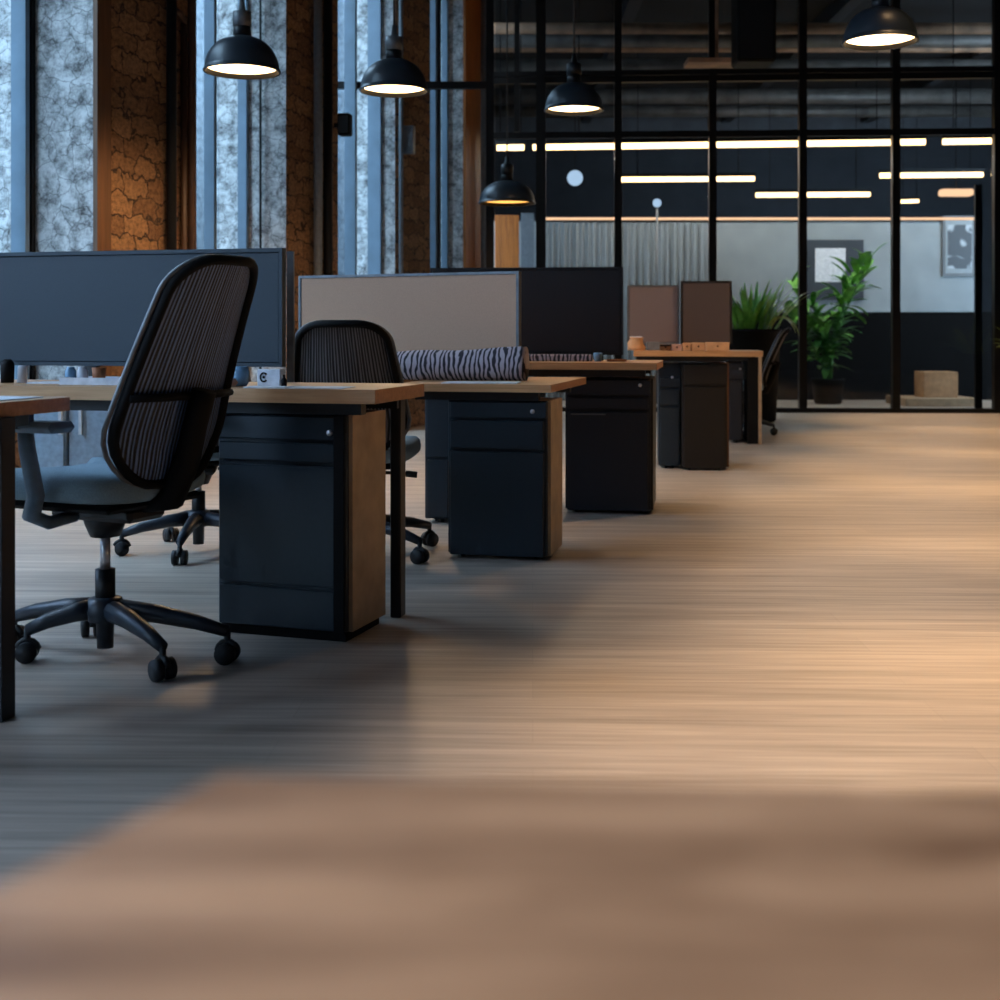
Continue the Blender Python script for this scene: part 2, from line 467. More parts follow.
MB().tube([(0, 0, wz(50, 8.6)-.01), (0, 0, wz(46, 8.6)), (-.015, -.05, wz(42, 8.6)), (-.03, -.09, wz(41, 8.6))], .02, 8).build('hooked_top', 'brownpipe', t)
vpipe(192, p0+.05, .028, 'brownpipe', 'brown vertical pipe at the right edge of the leftmost pier')
vpipe(318, p1+.06, .034, 'pipe', 'grey vertical pipe on the second brick pier')
vpipe(328, p1+.05, .036, 'frame', 'black vertical pipe right of the grey pipe')
vpipe(401, p2+.05, .022, 'pipe', 'thin grey vertical pipe behind the second pendant lamp')
vpipe(484, p3+.10, .035, 'pipe', 'grey vertical pipe beside the black steel post')
q = hit(337, p1+.05); Y = q.y
spk = thing('wall_speaker', 'small black speaker fixed beside the black pipe left of the second pendant lamp', 'speaker', (wx(343, Y-.12), Y-.12, wz(135, Y-.12)), R(-10))
hh = 22*Y/F
MB().box(-.05, 0, 0, .05, .1, hh, .01).build('speaker_body', 'dark', spk); MB().box(-.04, -.004, .02, .04, 0, hh-.02).build('speaker_grille', 'black', spk)
MB().box(-.09, .05, hh*.4, -.05, .08, hh*.6).build('bracket', 'black', spk)
# concrete-grey cable box on pier 3
q = hit(405, p2+.02)
cb = thing('junction_box', 'grey metal junction box on the pier under the second pendant lamp', 'box', (wx(405, q.y-.1), q.y-.1, wz(155, q.y)), R(-10))
MB().box(-.09, 0, 0, .08, .08, .26, .006).build('box_body', 'pipe', cb); MB().box(-.08, -.006, .015, .07, 0, .245).build('box_cover', 'alu', cb)
# black steel portal: post + beam to the window wall
Y = 11.1
sp = thing('steel_frame', 'black steel post and crossbeam in front of the windows left of the glass wall', 'frame', (wx(490, Y), Y, 0))
MB().box(-.035, -.035, 0, .035, .035, ZC).build('post', 'frame', sp)
MB().box(wx(336, Y)-wx(490, Y), -.03, wz(89, Y), -.035, .03, wz(82, Y)).build('crossbeam', 'frame', sp)

# exterior
ex = MB(); slab(-14, 46, -7.2, -7.6, -.5, 8, ex)
for t0 in range(-13, 46, 2):
    slab(t0+.15*math.sin(t0*3), t0+.45, -6.9, -7.2, -.5, 8, ex)
tag(ex.build('neighbouring_building', 'facade'), 'pale weathered stone building seen outside the tall windows', 'building')
tag(slab(-14, 46, -.35, -7.2, -.6, -.5).build('street_ground', 'facade'), 'pale pavement outside the windows', 'ground', kind='structure')

# ------------------------------------------------------------------ glass wall
GA = Vector((wx(541, 14.2), 14.2)); GB = Vector((wx(1000, 13.9), 13.9))
gd = (GB-GA).normalized(); gang = math.atan2(gd.y, gd.x)
gw = thing('wall_glass', 'black steel framed glass wall across the far end', 'glass wall', (GA.x, GA.y, 0), gang, kind='structure')
def gl(px):       # local x along glass wall for column px
    k = (px-500)/F
    t = (k*GA.y-GA.x)/(gd.x-k*gd.y); return t
XL, XR = gl(491), 7.2-GA.x
posts = [gl(x) for x in (541, 618, 712.5, 802.5, 895.5, 997)]+[XR-.06]
for i, x in enumerate(posts):
    hw = .055 if i == 0 else .042
    MB().box(x-hw, -.05, 0, x+hw, .05, ZC).build('post', 'frame', gw)
MB().box(gl(517)-.03, -.03, wz(132, 14.2), gl(517)+.03, .03, ZC).build('post', 'frame', gw)
for py, th in ((72, .028), (78.5, .035), (134, .035)):
    z = .89+(333-py)/88.8
    MB().box(XL, -.04, z-th, XR, .04, z+th).build('transom', 'frame', gw)
MB().box(XL, -.06, 0, XR, .06, .05).build('bottom_rail', 'frame', gw)
MB().box(XL, -.06, ZC-.05, XR, .06, ZC).build('top_rail', 'frame', gw)
bays = [XL]+posts
for i in range(len(bays)-1):
    MB().box(bays[i]+.05, .0, .05, bays[i+1]-.05, .008, ZC-.05).build('glass_pane', 'pglass', gw)
# door stile at right
MB().box(gl(977), .055, .05, gl(984), .10, 2.55).build('door_stile', 'frame', gw)

# ------------------------------------------------------------------ room behind glass
YP = 16.6
x0 = -1.39; x1 = wx(977, YP)
o = MB().box(x0, YP, 0, 7.4, YP+.12, wz(312, YP)).build('wall_partition', 'blackpanel'); struct(o, 'low black partition wall behind the glass', 'wall')
o = MB().box(x0, YP+.02, wz(312, YP), x1, YP+.10, wz(221, YP)).build('wall_partition', 'backwhite'); struct(o, 'pale grey partition panel above the low black wall', 'wall')
cv = thing('cove_light', 'thin warm light line along the top of the pale partition', 'light', (0, YP+.02, wz(221, YP)))
MB().box(wx(541, YP), -.03, 0, wx(975, YP), .05, .012).build('housing', 'frame', cv)
MB().box(wx(541, YP), -.04, .012, wx(975, YP), .05, .045).build('light_strip', 'cove', cv)
# grey curtains
def curtain(pxa, pxb, label):
    a, b = wx(pxa, YP-.2), wx(pxb, YP-.2); n = 90; m = MB(); m.smooth = True
    vs = []
    for i in range(n+1):
        x = a+(b-a)*i/n; y = .035*math.sin(i*.85)+.02*math.sin(i*.37+1)
        vs += [(x-a, y, 0), (x-a, y*.8, wz(223, YP-.2)-.02)]
    m.add(vs, [(2*i, 2*i+2, 2*i+3, 2*i+1) for i in range(n)])
    m.add([(v[0], v[1]+.006, v[2]) for v in vs], [(2*i, 2*i+1, 2*i+3, 2*i+2) for i in range(n)])
    o = m.build('curtain', 'backwhite', loc=(a, YP-.2, .02)); tag(o, label, 'curtain', 'curtains behind the glass wall')
curtain(542, 614, 'pale gathered curtain in the left bay behind the glass')
curtain(622, 704, 'pale gathered curtain in the second bay behind the glass')
# orange timber panel in left bay
o = MB().box(wx(495, 15.4), 15.4, 0, wx(519, 15.4), 15.46, wz(215, 15.4)).build('timber_panel', 'orange'); tag(o, 'upright orange timber panel behind the leftmost glass', 'panel')
o = MB().box(wx(521, 15.4), 15.4, 0, wx(534, 15.4), 15.46, wz(213, 15.4)).build('timber_panel', 'pipe'); tag(o, 'grey upright panel right of the orange timber panel', 'panel')
# framed pictures
def picture(pl, pr, pt, pb, inner, label, mat):
    Y = YP+.018; t = thing('framed_picture', label, 'picture', (wx(pl, Y), Y, wz(pb, Y)))
    w = wx(pr, Y)-wx(pl, Y); h = wz(pt, Y)-wz(pb, Y)
    MB().box(0, -.03, 0, w, 0, h).build('frame', inner[0], t)
    MB().box(.035, -.034, .035, w-.035, -.03, h-.035).build('mat_board', inner[1], t)
    a = inner[2]
    MB().box(a[0]*w, -.037, a[1]*h, a[2]*w, -.034, a[3]*h).build('print', mat, t)
picture(806, 863, 240, 300, ('backdark', 'backdark', (.15, .3, .68, .86)), 'dark grey framed picture with a white sheet above the tall plant', 'paper')
picture(942, 974, 216, 276, ('alu', 'backwhite', (.15, .12, .9, .85)), 'pale framed abstract print at right above the cardboard box', 'art')
# tube lights
def tubelight(xa, ya, xb, yb, z, r, label, rods=True):
    A = Vector((xa, ya)); B = Vector((xb, yb)); L = (B-A).length
    t = thing('linear_pendant', label, 'ceiling light', (xa, ya, z), math.atan2(yb-ya, xb-xa), 'warm linear pendants behind the glass')
    MB().cyl((0, 0, 0), (L, 0, 0), r, 12).build('light_tube', 'tube', t)
    MB().box(-.02, -r*.8, r*.9, L+.02, r*.8, r*.9+.05).build('housing', 'frame', t)
    for f in (.12, .88): MB().cyl((L*f, 0, r+.05), (L*f, 0, ZC-z), .006, 6).build('hanging_rod', 'frame', t)
    return t
def rowpt(px):      # front row at z=3.15
    Y = 15.2-(px-541)/459*.5; return wx(px, Y), Y
for a, b, lab in ((497, 524, 'short warm linear light at the left end of the long row'), (533, 925, 'long warm linear light crossing most of the glass wall'),
                  (943, 1030, 'warm linear light at the right end of the long row')):
    A = rowpt(a); B = rowpt(b); tubelight(*A, *B, 3.15, .036, lab)
def deep(a, b, Y, py, r, lab): tubelight(wx(a, Y), Y, wx(b, Y), Y-.1, wz(py, Y), r, lab)
deep(622, 753, 18, 179.5, .036, 'warm linear light in the second row left of the centre')
deep(756, 868, 20, 195, .038, 'warm linear light lowest in the middle of the far room')
deep(880, 980, 17.5, 175.5, .036, 'warm linear light in the second row on the right')
deep(992, 1040, 17.5, 174.5, .036, 'warm linear light cut by the right picture edge')
deep(901, 917, 22, 201.5, .03, 'tiny warm linear light under the right second row')
q = thing('ceiling_spotlight', 'small square warm light below the right linear lights', 'ceiling light', (wx(956, 19), 19, wz(196, 19)))
MB().box(-.24, -.1, .0, .24, .1, .1, .02).build('light_box', 'cove', q); MB().cyl((0, 0, .1), (0, 0, ZC-q.location.z), .01).build('rod', 'frame', q)
# hazy reflections in the glass, added as glowing balls behind it
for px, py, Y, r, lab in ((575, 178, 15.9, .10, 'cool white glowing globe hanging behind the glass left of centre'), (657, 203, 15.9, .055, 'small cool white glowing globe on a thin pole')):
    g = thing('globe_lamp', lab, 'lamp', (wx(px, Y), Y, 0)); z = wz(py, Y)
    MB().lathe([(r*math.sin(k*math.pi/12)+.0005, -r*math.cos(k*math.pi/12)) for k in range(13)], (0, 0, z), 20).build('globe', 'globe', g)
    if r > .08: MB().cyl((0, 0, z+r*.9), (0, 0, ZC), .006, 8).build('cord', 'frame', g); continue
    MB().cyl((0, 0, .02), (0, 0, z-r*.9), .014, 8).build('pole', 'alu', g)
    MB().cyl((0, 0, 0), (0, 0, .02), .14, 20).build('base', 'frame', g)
# ducts and beams under the ceiling behind the glass
rnd = random.Random(3)
for k, (Y, z, r, mat, lab) in enumerate(((14.9, 4.52, .07, 'ductbrown', 'brown pipe under the ceiling nearest behind the glass'), (15.6, 4.55, .10, 'duct', 'dull round duct second behind the glass'),
        (16.4, 4.62, .05, 'ductbrown', 'thin brown pipe third behind the glass'), (17.3, 4.55, .13, 'duct', 'thick dull round duct in the middle of the far ceiling'),
        (18.4, 4.7, .06, 'ductbrown', 'brown pipe behind the thick duct'), (19.6, 4.6, .12, 'duct', 'dull duct deep in the far ceiling'), (21.2, 4.65, .10, 'duct', 'deepest dull duct before the far wall'))):
    tag(MB().cyl((0, 0, 0), (11.6, .0, 0), r, 14).build('ceiling_duct', mat, loc=(-1.2, Y, z)), lab, 'duct', 'ducts under the far ceiling')
for k, x in enumerate((1.6, 4.2, 6.8)):
    tag(MB().box(-.08, 0, 0, .08, 9.3, .2).build('ceiling_beam', 'backdark', loc=(x, 14.5, ZC-.2)), ('left', 'middle', 'right')[k]+' dark beam running away under the far ceiling', 'beam', 'beams under the far ceiling')
tag(MB().box(0, 0, 0, 11.8, .5, .55).build('bulkhead', 'bulk', loc=(-1.3, 23.3, wz(133, 23.3))), 'long grey blue bulkhead near the far wall', 'bulkhead')
# items behind glass: plinth, box
o = MB().box(wx(898, 15.4), 15.1, 0, wx(971, 15.4), 15.9, .10, .005).build('low_plinth', 'beige'); tag(o, 'low beige plinth on the floor under the cardboard box', 'plinth')
bx = thing('cardboard_box', 'plain brown cardboard box standing on the low plinth behind the glass', 'box', (wx(921, 15.4), 15.3, .10))
w = wx(955, 15.4)-wx(921, 15.4); h = wz(372, 15.4)-.10
MB().box(0, 0, 0, w, .35, h, .004).build('box_body', 'carton', bx); MB().box(0.002, .001, h, w-.002, .17, h+.004).build('flap', 'carton', bx); MB().box(.002, .18, h, w-.002, .349, h+.004).build('flap', 'carton', bx)

# ------------------------------------------------------------------ plants
def leafblade(m, base, direction, length, width, droop, seg=7, fold=.25):
    d = Vector(direction).normalized(); p = Vector(base); side = d.cross(Vector((0, 0, 1)))
    if side.length < .1: side = Vector((1, 0, 0))
    side.normalize(); vs = []
    for i in range(seg+1):
        f = i/seg
        w = width*math.sin(math.pi*min(1, f*.92+.08))**.75*.5
        up = side.cross(d).normalized()
        vs += [p-side*w+up*w*fold, p, p+side*w+up*w*fold]
        p = p+d*(length/seg); d = (d+Vector((0, 0, -droop/seg))).normalized()
    fs = []
    for i in range(seg):
        a = i*3; fs += [(a, a+1, a+4, a+3), (a+1, a+2, a+5, a+4)]
    m.add(vs, fs)
def potted(name, label, loc, pot_r, pot_h, build, potmat='dark'):
    t = thing(name, label, 'plant', loc)
    MB().lathe([(pot_r*.78, 0), (pot_r*.85, .02), (pot_r, pot_h-.03), (pot_r*1.05, pot_h-.03), (pot_r*1.05, pot_h), (pot_r*.92, pot_h), (pot_r*.9, pot_h-.03), (.001, pot_h-.03)], n=28).build('pot', potmat, t)
    MB().lathe([(.001, pot_h-.03), (pot_r*.9, pot_h-.03), (pot_r*.5, pot_h-.015), (.001, pot_h-.01)], n=20, cap=False).build('soil', 'soil', t)
    build(t); return t
def tallplant(t):
    rr = random.Random(11); st = MB(); lf = MB(); lf.smooth = True; ld = MB(); ld.smooth = True
    for k in range(10):
        a = k*.9; hgt = (1.22, 1.08, .85, .65, .98, .52, 1.12, 1.18, 1.0, .75)[k]
        pts = [(.04*math.cos(a), .04*math.sin(a), .3)]
        for j in range(1, 6):
            f = j/5; pts.append(((.04+.34*f*f)*math.cos(a), (.04+.14*f*f)*math.sin(a), .3+hgt*f))
        st.tube(pts, [.014-.0015*i for i in range(6)], 7)
        for j in range(17):
            f = .25+.75*j/12; i0 = min(4, int(f*5)); g = f*5-i0
            P = Vector(pts[i0]).lerp(Vector(pts[min(5, i0+1)]), g)
            b = rr.uniform(0, 2*math.pi); e = rr.uniform(.1, .9) if j < 10 else rr.uniform(.7, 1.6)
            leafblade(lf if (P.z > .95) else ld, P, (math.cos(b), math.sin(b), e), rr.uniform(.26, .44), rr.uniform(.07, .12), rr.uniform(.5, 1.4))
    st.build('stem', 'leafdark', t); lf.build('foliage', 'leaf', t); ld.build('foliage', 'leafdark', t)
potted('potted_tall_plant', 'tall bushy green plant in a dark pot behind the glass wall', (wx(828, 15.75), 15.75, 0), .20, .32, tallplant)
def grassplant(t):
    rr = random.Random(5); lf = MB(); lf.smooth = True; yl = MB(); yl.smooth = True
    for k in range(85):
        b = rr.uniform(0, 2*math.pi); r = rr.uniform(0, .16)
        leafblade(lf, (r*math.cos(b)*1.8-.02, r*math.sin(b), .91), (math.cos(b)*.7, math.sin(b)*.6, rr.uniform(.8, 2.5)), rr.uniform(.3, .58), rr.uniform(.03, .05), rr.uniform(.3, 1.4))
    for k, (dx, L) in enumerate(((.34, .5), (.28, .42))):
        leafblade(yl, (.12+.03*k, -.2, .93), (dx, -.3, .9), L, .05, 3.6)
    lf.build('foliage', 'leaf', t); yl.build('drooping_leaf', 'leafyellow', t)
potted('potted_grassy_plant', 'spiky green plant in a tall black planter behind the last desk', (wx(752, 12.6), 12.6, 0), .28, .93, grassplant)
def edgeplant(t):
    lf = MB(); lf.smooth = True; rr = random.Random(9)
    for k in range(34):
        b = rr.uniform(0, 2*math.pi)
        leafblade(lf, (.06*math.cos(b), .06*math.sin(b), .62), (math.cos(b)*.55, math.sin(b)*.55, rr.uniform(.5, 1.8)), rr.uniform(.35, .55), .05, rr.uniform(.8, 2.2))
    lf.build('foliage', 'leafyellow', t)
potted('potted_arching_plant', 'arching plant whose leaf tips show at the right picture edge', (wx(1033, 12.9), 12.9, 0), .2, .65, edgeplant)

# ------------------------------------------------------------------ pendants
def dome_prof(r, h, th=.006):
    out = []; n = 12
    for k in range(n+1):
        a = math.pi/2*k/n; out.append((max(.03, r*math.cos(a)**.85 if k < n else .03), h*math.sin(a)))
    return out
def pendant(px, py, dia_px, dia, label, neckmat='pipe', diff='bulb', hratio=.47, power=14, col=(1, .66, .36)):
    Y = F*dia/dia_px; x = wx(px, Y); z = wz(py, Y); r = dia/2; h = dia*hratio
    t = thing('pendant_lamp', label, 'pendant lamp', (x, Y, z), 0, 'black dome pendants')
    pr = dome_prof(r, h); inner = [(max(.02, a-.006), b-.004 if b > .01 else b) for a, b in pr][::-1]
    ms = MB(); ms.lathe([(r-.004, -.006), (r+.006, -.006), (r+.008, .002)]+pr[:]+[(.03, h)], n=40, cap=False)
    ms.mi = 1; ms.lathe([(.03, h)]+inner+[(r-.004, -.006)], n=40, cap=False)
    ms.build('lamp_shade', ['char_shade', 'dark'], t)
    MB().lathe([(.001, .026), (r-.011, .026), (r-.010, .022), (.001, .018)], n=32, cap=False).build('diffuser', diff, t)
    MB().cyl((0, 0, h-.005), (0, 0, h+.06), .05, 16, .045).build('lamp_socket', 'black', t)
    MB().lathe([(.05, h+.05), (.05, h+.13), (.02, h+.14), (.012, h+.2)], n=16).build('lamp_neck', neckmat, t)
    MB().cyl((0, 0, h+.19), (0, 0, ZC-z), .006, 8).build('cord', 'black', t)
    if power:
        L = bpy.data.lights.new('pendant_bulb', 'SPOT'); L.energy = power; L.color = col; L.shadow_soft_size = r*.5
        L.spot_size = R(165); L.spot_blend = .6
        lo = bpy.data.objects.new('pendant_bulb', L); COL.objects.link(lo); lo.parent = t; lo.location = (0, 0, -.012)
    return t
M['char_shade'] = plain('charcoal_enamel', (40, 48, 56), .38, var=.03, bumpy=0)
pendant(242, 71, 74, .40, 'black dome pendant lamp in front of the first window, largest on the left', 'alu', power=75)
pendant(394, 90.5, 67, .40, 'black dome pendant lamp before the second window, second from left', 'alu', power=75)
pendant(574, 110, 58, .40, 'black dome pendant lamp against the glass wall left of centre', 'black', power=35)
pendant(880, 41.5, 72, .40, 'black dome pendant lamp at the upper right', 'black', power=75)
pendant(507, 203, 56, .46, 'low dark pendant lamp with amber rim beside the black steel post', 'black', 'amber', .40, power=3)
# black hanging speaker box and its duct
Y = 12
hs = thing('hanging_speaker', 'big black box speaker hanging from the ceiling at the top centre', 'speaker', (wx(757, Y), Y, wz(61, Y)))
w = wx(777, Y)-wx(738, Y)
MB().box(-w/2, 0, 0, w/2, .35, .72, .02).build('speaker_box', 'dark', hs); MB().box(-w/2+.03, -.008, .03, w/2-.03, 0, .69).build('speaker_grille', 'black', hs)
MB().cyl((0, .17, .72), (0, .17, ZC-hs.location.z), .02).build('bracket', 'frame', hs)
tag(MB().box(0, 0, 0, wx(772, 12.6)-wx(688, 12.6), .3, .045).box(.3, .13, .045, .33, .16, ZC-wz(62, 12.6)).box(.7, .13, .045, .73, .16, ZC-wz(62, 12.6)).build('ceiling_tray', 'ductbrown', loc=(wx(688, 12.6), 12.6, wz(62, 12.6))), 'flat brown cable tray below the black box speaker', 'tray')

# ------------------------------------------------------------------ desks
def desk(fr, yaw, width, depth, ztop, th, label, legs, topmat='oak', edgemat=None, skew=0, apron=True, name='desk'):
    """fr: front right corner of the top; yaw degrees clockwise; local x right, y away"""
    t = thing(name, label, 'desk', (fr[0], fr[1], 0), R(-yaw))
    m = MB(); poly = [(-width, 0), (0, 0), (skew, depth), (-width, depth)]
    n = 4; z0, z1 = ztop-th, ztop
    m.prism(poly, z0, z1)
    if edgemat:
        for i in range(len(m.f)):
            if i == 3: m.m[i] = 1
    m.build('tabletop', [topmat, edgemat or topmat], t)
    if apron: MB().box(-width+.06, .05, z0-.035, -.06, .09, z0).box(-width+.06, depth-.09, z0-.035, -.06, depth-.05, z0).build('apron_rail', 'black', t)
    for (lx, ly, wx_, wy_) in legs:
        MB().box(lx, ly, 0, lx+wx_, ly+wy_, z0, .003).build('leg', 'black', t)
    return t
# foreground-left desk
dl = thing('desk', 'oak desk corner with black panel leg at the left picture edge', 'desk', (-1.075, 3.125, 0), R(-15.6))
MB().prism([(-1.5, -.75), (0, -.75), (0, 0), (-.03, .02), (-1.5, .02)], .696, .73).build('tabletop', ['oak', 'oakedge'], dl)
dl.children[0].data.polygons[3].material_index = 1
dl.children[0].data.polygons[4].material_index = 1
MB().box(-1.42, -.68, .65, -.09, -.64, .696).box(-1.42, -.04, .65, -.09, -.02, .696).build('apron_rail', 'black', dl)
q = fl(13, 724); 
# leg in local coords
dx, dy = q[0]+1.075, q[1]-3.125; c, s_ = math.cos(R(15.6)), math.sin(R(15.6))
lx, ly = dx*c-dy*s_, dx*s_+dy*c
lx -= .03
MB().box(lx-.07, ly, 0, lx, ly+.05, .696, .002).build('leg', 'navyd', dl)
MB().box(-1.45, ly, 0, -1.38, ly+.05, .696, .002).build('leg', 'navyd', dl)
MB().box(-1.45, -.70, 0, -1.38, -.64, .696, .002).build('leg', 'navyd', dl)
MB().box(lx-.07, -.70, 0, lx, -.64, .696, .002).build('leg', 'navyd', dl) if ly > -.6 else None

D1 = desk((-.351, 3.51), 14, 2.0, .46, .73, .04, 'long oak desk behind the mesh chair, with the navy drawer unit', [(-.09, .39, .035, .05), (-1.95, .39, .05, .05), (-1.95, .06, .05, .05)], edgemat='oakedge')
D2 = desk((.196, 4.81), 13, .62, .86, .69, .03, 'second oak desk with beige sided drawer unit, right of the second chair', [(-.30, .78, .05, .05), (-.58, .78, .05, .05)], edgemat='oakedge')
D3 = desk((.757, 6.03), 10, 1.15, .66, .745, .034, 'third oak desk with black drawer unit, before the tall black panel', [(-.14, .58, .05, .05), (-1.1, .58, .05, .05), (-1.1, .06, .05, .05)], edgemat='oakedge')
D4 = desk((1.478, 8.0), 6, .62, .62, .775, .035, 'fourth oak desk carrying cardboard boxes', [(-.08, .54, .05, .05), (-.6, .54, .05, .05)], edgemat='oakedge')
D5 = desk((wx(763, 10), 10.0), 8, .75, .62, .745, .045, 'farthest oak desk beside the black chair and spiky plant', [(-.72, .55, .05, .05)], edgemat='oakedge')
MB().box(-.035, .0, 0, -.01, .6, .70).build('end_panel', 'beige', D5); MB().box(-.12, .02, 0, -.036, .58, .695).build('leg', 'dark', D5)
# blurred foreground table
ft = thing('foreground_table', 'large out-of-focus brown wooden table filling the bottom of the picture', 'table', (0, 0, 0))
MB().prism([(-.41, -.55), (-.362, -.08), (-.137, .337), (-.094, .424), (.17, .409), (1.3, .34), (1.3, -.55)], .70, .74).build('tabletop', 'tablewood', ft)
for x, y in ((-.3, -.48), (1.2, -.48), (1.2, .22), (.0, .22)): MB().box(x, y, 0, x+.05, y+.05, .70, .003).build('leg', 'black', ft)

# ------------------------------------------------------------------ pedestals
def pedestal(fl_, yaw, w, d, z0, z1, fronts, label, sidemat='beige', mat='navy', lock=None, handle=None, casters=True, rail=True, bodymat=None, group='drawer units under the desks'):
    t = thing('drawer_unit', label, 'drawer unit', (fl_[0], fl_[1], 0), R(-yaw), group)
    MB().box(0, .018, z0, w, d, z1, .004).build('carcass', bodymat or mat, t)
    if sidemat: MB().box(w, .03, z0, w+.012, d, z1).build('side_panel', sidemat, t)
    for i, (fa, fb, inset) in enumerate(fronts):
        o = MB().box(.012, 0, fa, w-inset, .018, fb-.004, .003).build('drawer_front', mat, t)
        if handle and handle[0] == i:
            MB().box(handle[1], -.006, fb-.02, handle[2], 0, fb-.014).build('handle', 'alu', o)
        if lock and lock[0] == i:
            lo = MB().cyl((lock[1], 0, lock[2]), (lock[1], -.006, lock[2]), .009, 12).build('lock', 'chrome', o)
    if casters:
        for x in (.05, w-.05):
            for y in (.06, d-.05):
                MB().cyl((x-.008, y, z0/2), (x+.008, y, z0/2), z0/2, 14).box(x-.012, y-.012, z0*.6, x+.012, y+.012, z0).build('caster', 'rubber', t)
    else: MB().box(.01, .02, 0, w-.005, d-.01, z0).build('plinth', 'dark', t)
    return t
s1 = 345.0
def zz(py, s): return HC-(py-YH)/s
P1 = pedestal((-.845, 3.708), 18, .42, .27, .028, .654, [(zz(629, s1), zz(588, s1), .012+.02), (zz(586, s1), zz(465, s1), .032), (zz(462, s1), zz(442, s1), .032), (zz(440, s1), zz(415, s1), .012)],
         'navy drawer unit with beige side, nearest, right of the mesh chair', lock=(3, .375, zz(432, s1)), casters=False)
MB().box(.388, -.004, .028, .42, .0, .654).build('front_post', 'dark', P1)
s2 = 255.0
pedestal((-.21, 4.945), 12.4, .40, .30, .018, .624, [(zz(556, s2), zz(451, s2), .012), (zz(449, s2), zz(420, s2), .012), (zz(418, s2), zz(401, s2), .0)],
         'navy drawer unit with beige side under the second desk', lock=(2, .345, zz(411, s2)))
s3 = 203.5
pedestal((.321, 6.18), 9, .42, .45, .02, .665, [(zz(511, s3), zz(411, s3), .012), (zz(409, s3), zz(397, s3), .012), (zz(395, s3), zz(379, s3), .0)],
         'black drawer unit under the third desk', mat='navyd', sidemat='brownblack', lock=(2, .37, zz(385, s3)), handle=(0, .03, .20))
s4 = 155.0
pedestal((wx(683, 8.06), 8.10), 6, .29, .42, .022, .693, [(zz(469, s4), zz(387, s4), .012), (zz(385, s4), zz(364, s4), .0)], 'brown black drawer unit under the fourth desk', mat='brownblack', sidemat='trimwood')
pedestal((wx(658.5, 8.2), 8.2), 6, .145, .42, .022, .693, [(zz(468, s4), zz(408, s4), .01), (zz(406, s4), zz(390, s4), .01), (zz(388, s4), zz(378, s4), .0)], 'slim navy drawer unit left of the brown black one', sidemat=None, lock=(2, .09, .60))
pedestal((wx(729, 10.1), 10.13), 8, .118, .42, .02, .654, [(zz(440, 123.5), zz(381, 123.5), .01), (zz(379, 123.5), zz(369, 123.5), .0)], 'slim navy drawer unit under the farthest desk', sidemat=None, mat='navyd', lock=(1, .095, .60))
pedestal((wx(424, 5.85), 5.85), 10, .125, .42, .02, .62, [(.03, .30, .01), (.31, .61, .0)], 'slim navy drawer unit behind the second desk unit', sidemat=None)
# small oak strip under desk 5
# pale cabinets behind chair 1
def pale(px0, px1, Y, py0, label, hx):
    t = thing('low_cabinet', label, 'cabinet', (wx(px0, Y), Y, 0), R(-6), 'pale low cabinets behind the mesh chair')
    w = wx(px1, Y)-wx(px0, Y); h = wz(py0, Y)
    MB().box(0, .02, .02, w, .4, h, .004).build('carcass', 'greyblue', t); MB().box(.004, 0, .04, w-.004, .02, h-.01, .002).build('door', 'greyblue', t)
    MB().box(hx*w-.008, -.02, h-.17, hx*w+.008, -.004, h-.03).build('handle', 'paper', [c for c in t.children if c.name.startswith('door')][0])
    MB().box(.01, .03, 0, w-.01, .38, .02).build('plinth', 'dark', t)
pale(24, 66, 6.6, 402, 'pale blue grey cabinet at left under the windows, partly behind the desk corner', .93)
pale(68, 112, 6.6, 402, 'pale blue grey cabinet under the windows just left of the chair back', .32)

# ------------------------------------------------------------------ divider screens
def divider(a, b, z0, z1, mat, label, foot_z, rim='alu', th=.03, lip=.012):
    A = Vector(a); B = Vector(b); L = (B-A).length
    t = thing('desk_divider', label, 'desk divider', (A.x, A.y, z0), math.atan2(B.y-A.y, B.x-A.x), 'desk divider screens')
    H = z1-z0
    MB().box(lip, -th/2+.004, lip, L-lip, th/2-.004, H-lip, .003).build('panel', mat, t)
    MB().box(0, -th/2, 0, L, th/2, lip).box(0, -th/2, H-lip, L, th/2, H).box(0, -th/2, lip, lip, th/2, H-lip).box(L-lip, -th/2, lip, L, th/2, H-lip).build('edge_frame', rim, t)
    for f in (.12, .5, .88):
        MB().box(L*f-.02, -.012, foot_z-z0, L*f+.02, .012, 0).build('bracket', 'black', t)
    return t
divider((-1.95, 4.165), (wx(284, 3.86), 3.86), .785, 1.152, 'screen_blue', 'long slate blue divider screen behind the mesh chair', .73, 'screen_blue')
Dv2 = divider((-.926, 5.79), (.0855, 5.34), .735, 1.154, 'screen_beige', 'beige divider screen behind the second chair', .69)
MB().box(.0, -.03, -.735, .04, .03, 0).build('support_post', 'black', Dv2)
divider((wx(430, 6.6), 6.66), (wx(623, 6.55), 6.55), wz(355, 6.55), wz(267, 6.55), 'screen_black', 'tall black divider screen on the third desk', .745, 'black')
divider((wx(627, 8.52), 8.52), (wx(679.5, 8.48), 8.48), .815, wz(285, 8.5), 'screen_mauve', 'mauve grey divider screen on the fourth desk', .775)
divider((wx(680.5, 8.42), 8.42), (wx(732, 8.38), 8.38), .815, wz(281, 8.4), 'screen_brown', 'dark brown divider screen on the fourth desk', .775, 'brownblack')
o = MB().box(0, 0, 0, .022, .022, 1.156).build('end_post', 'alu', loc=(wx(286, 4.06), 4.075, 0)); tag(o, 'slim beige upright post at the right end of the slate blue screen', 'post')

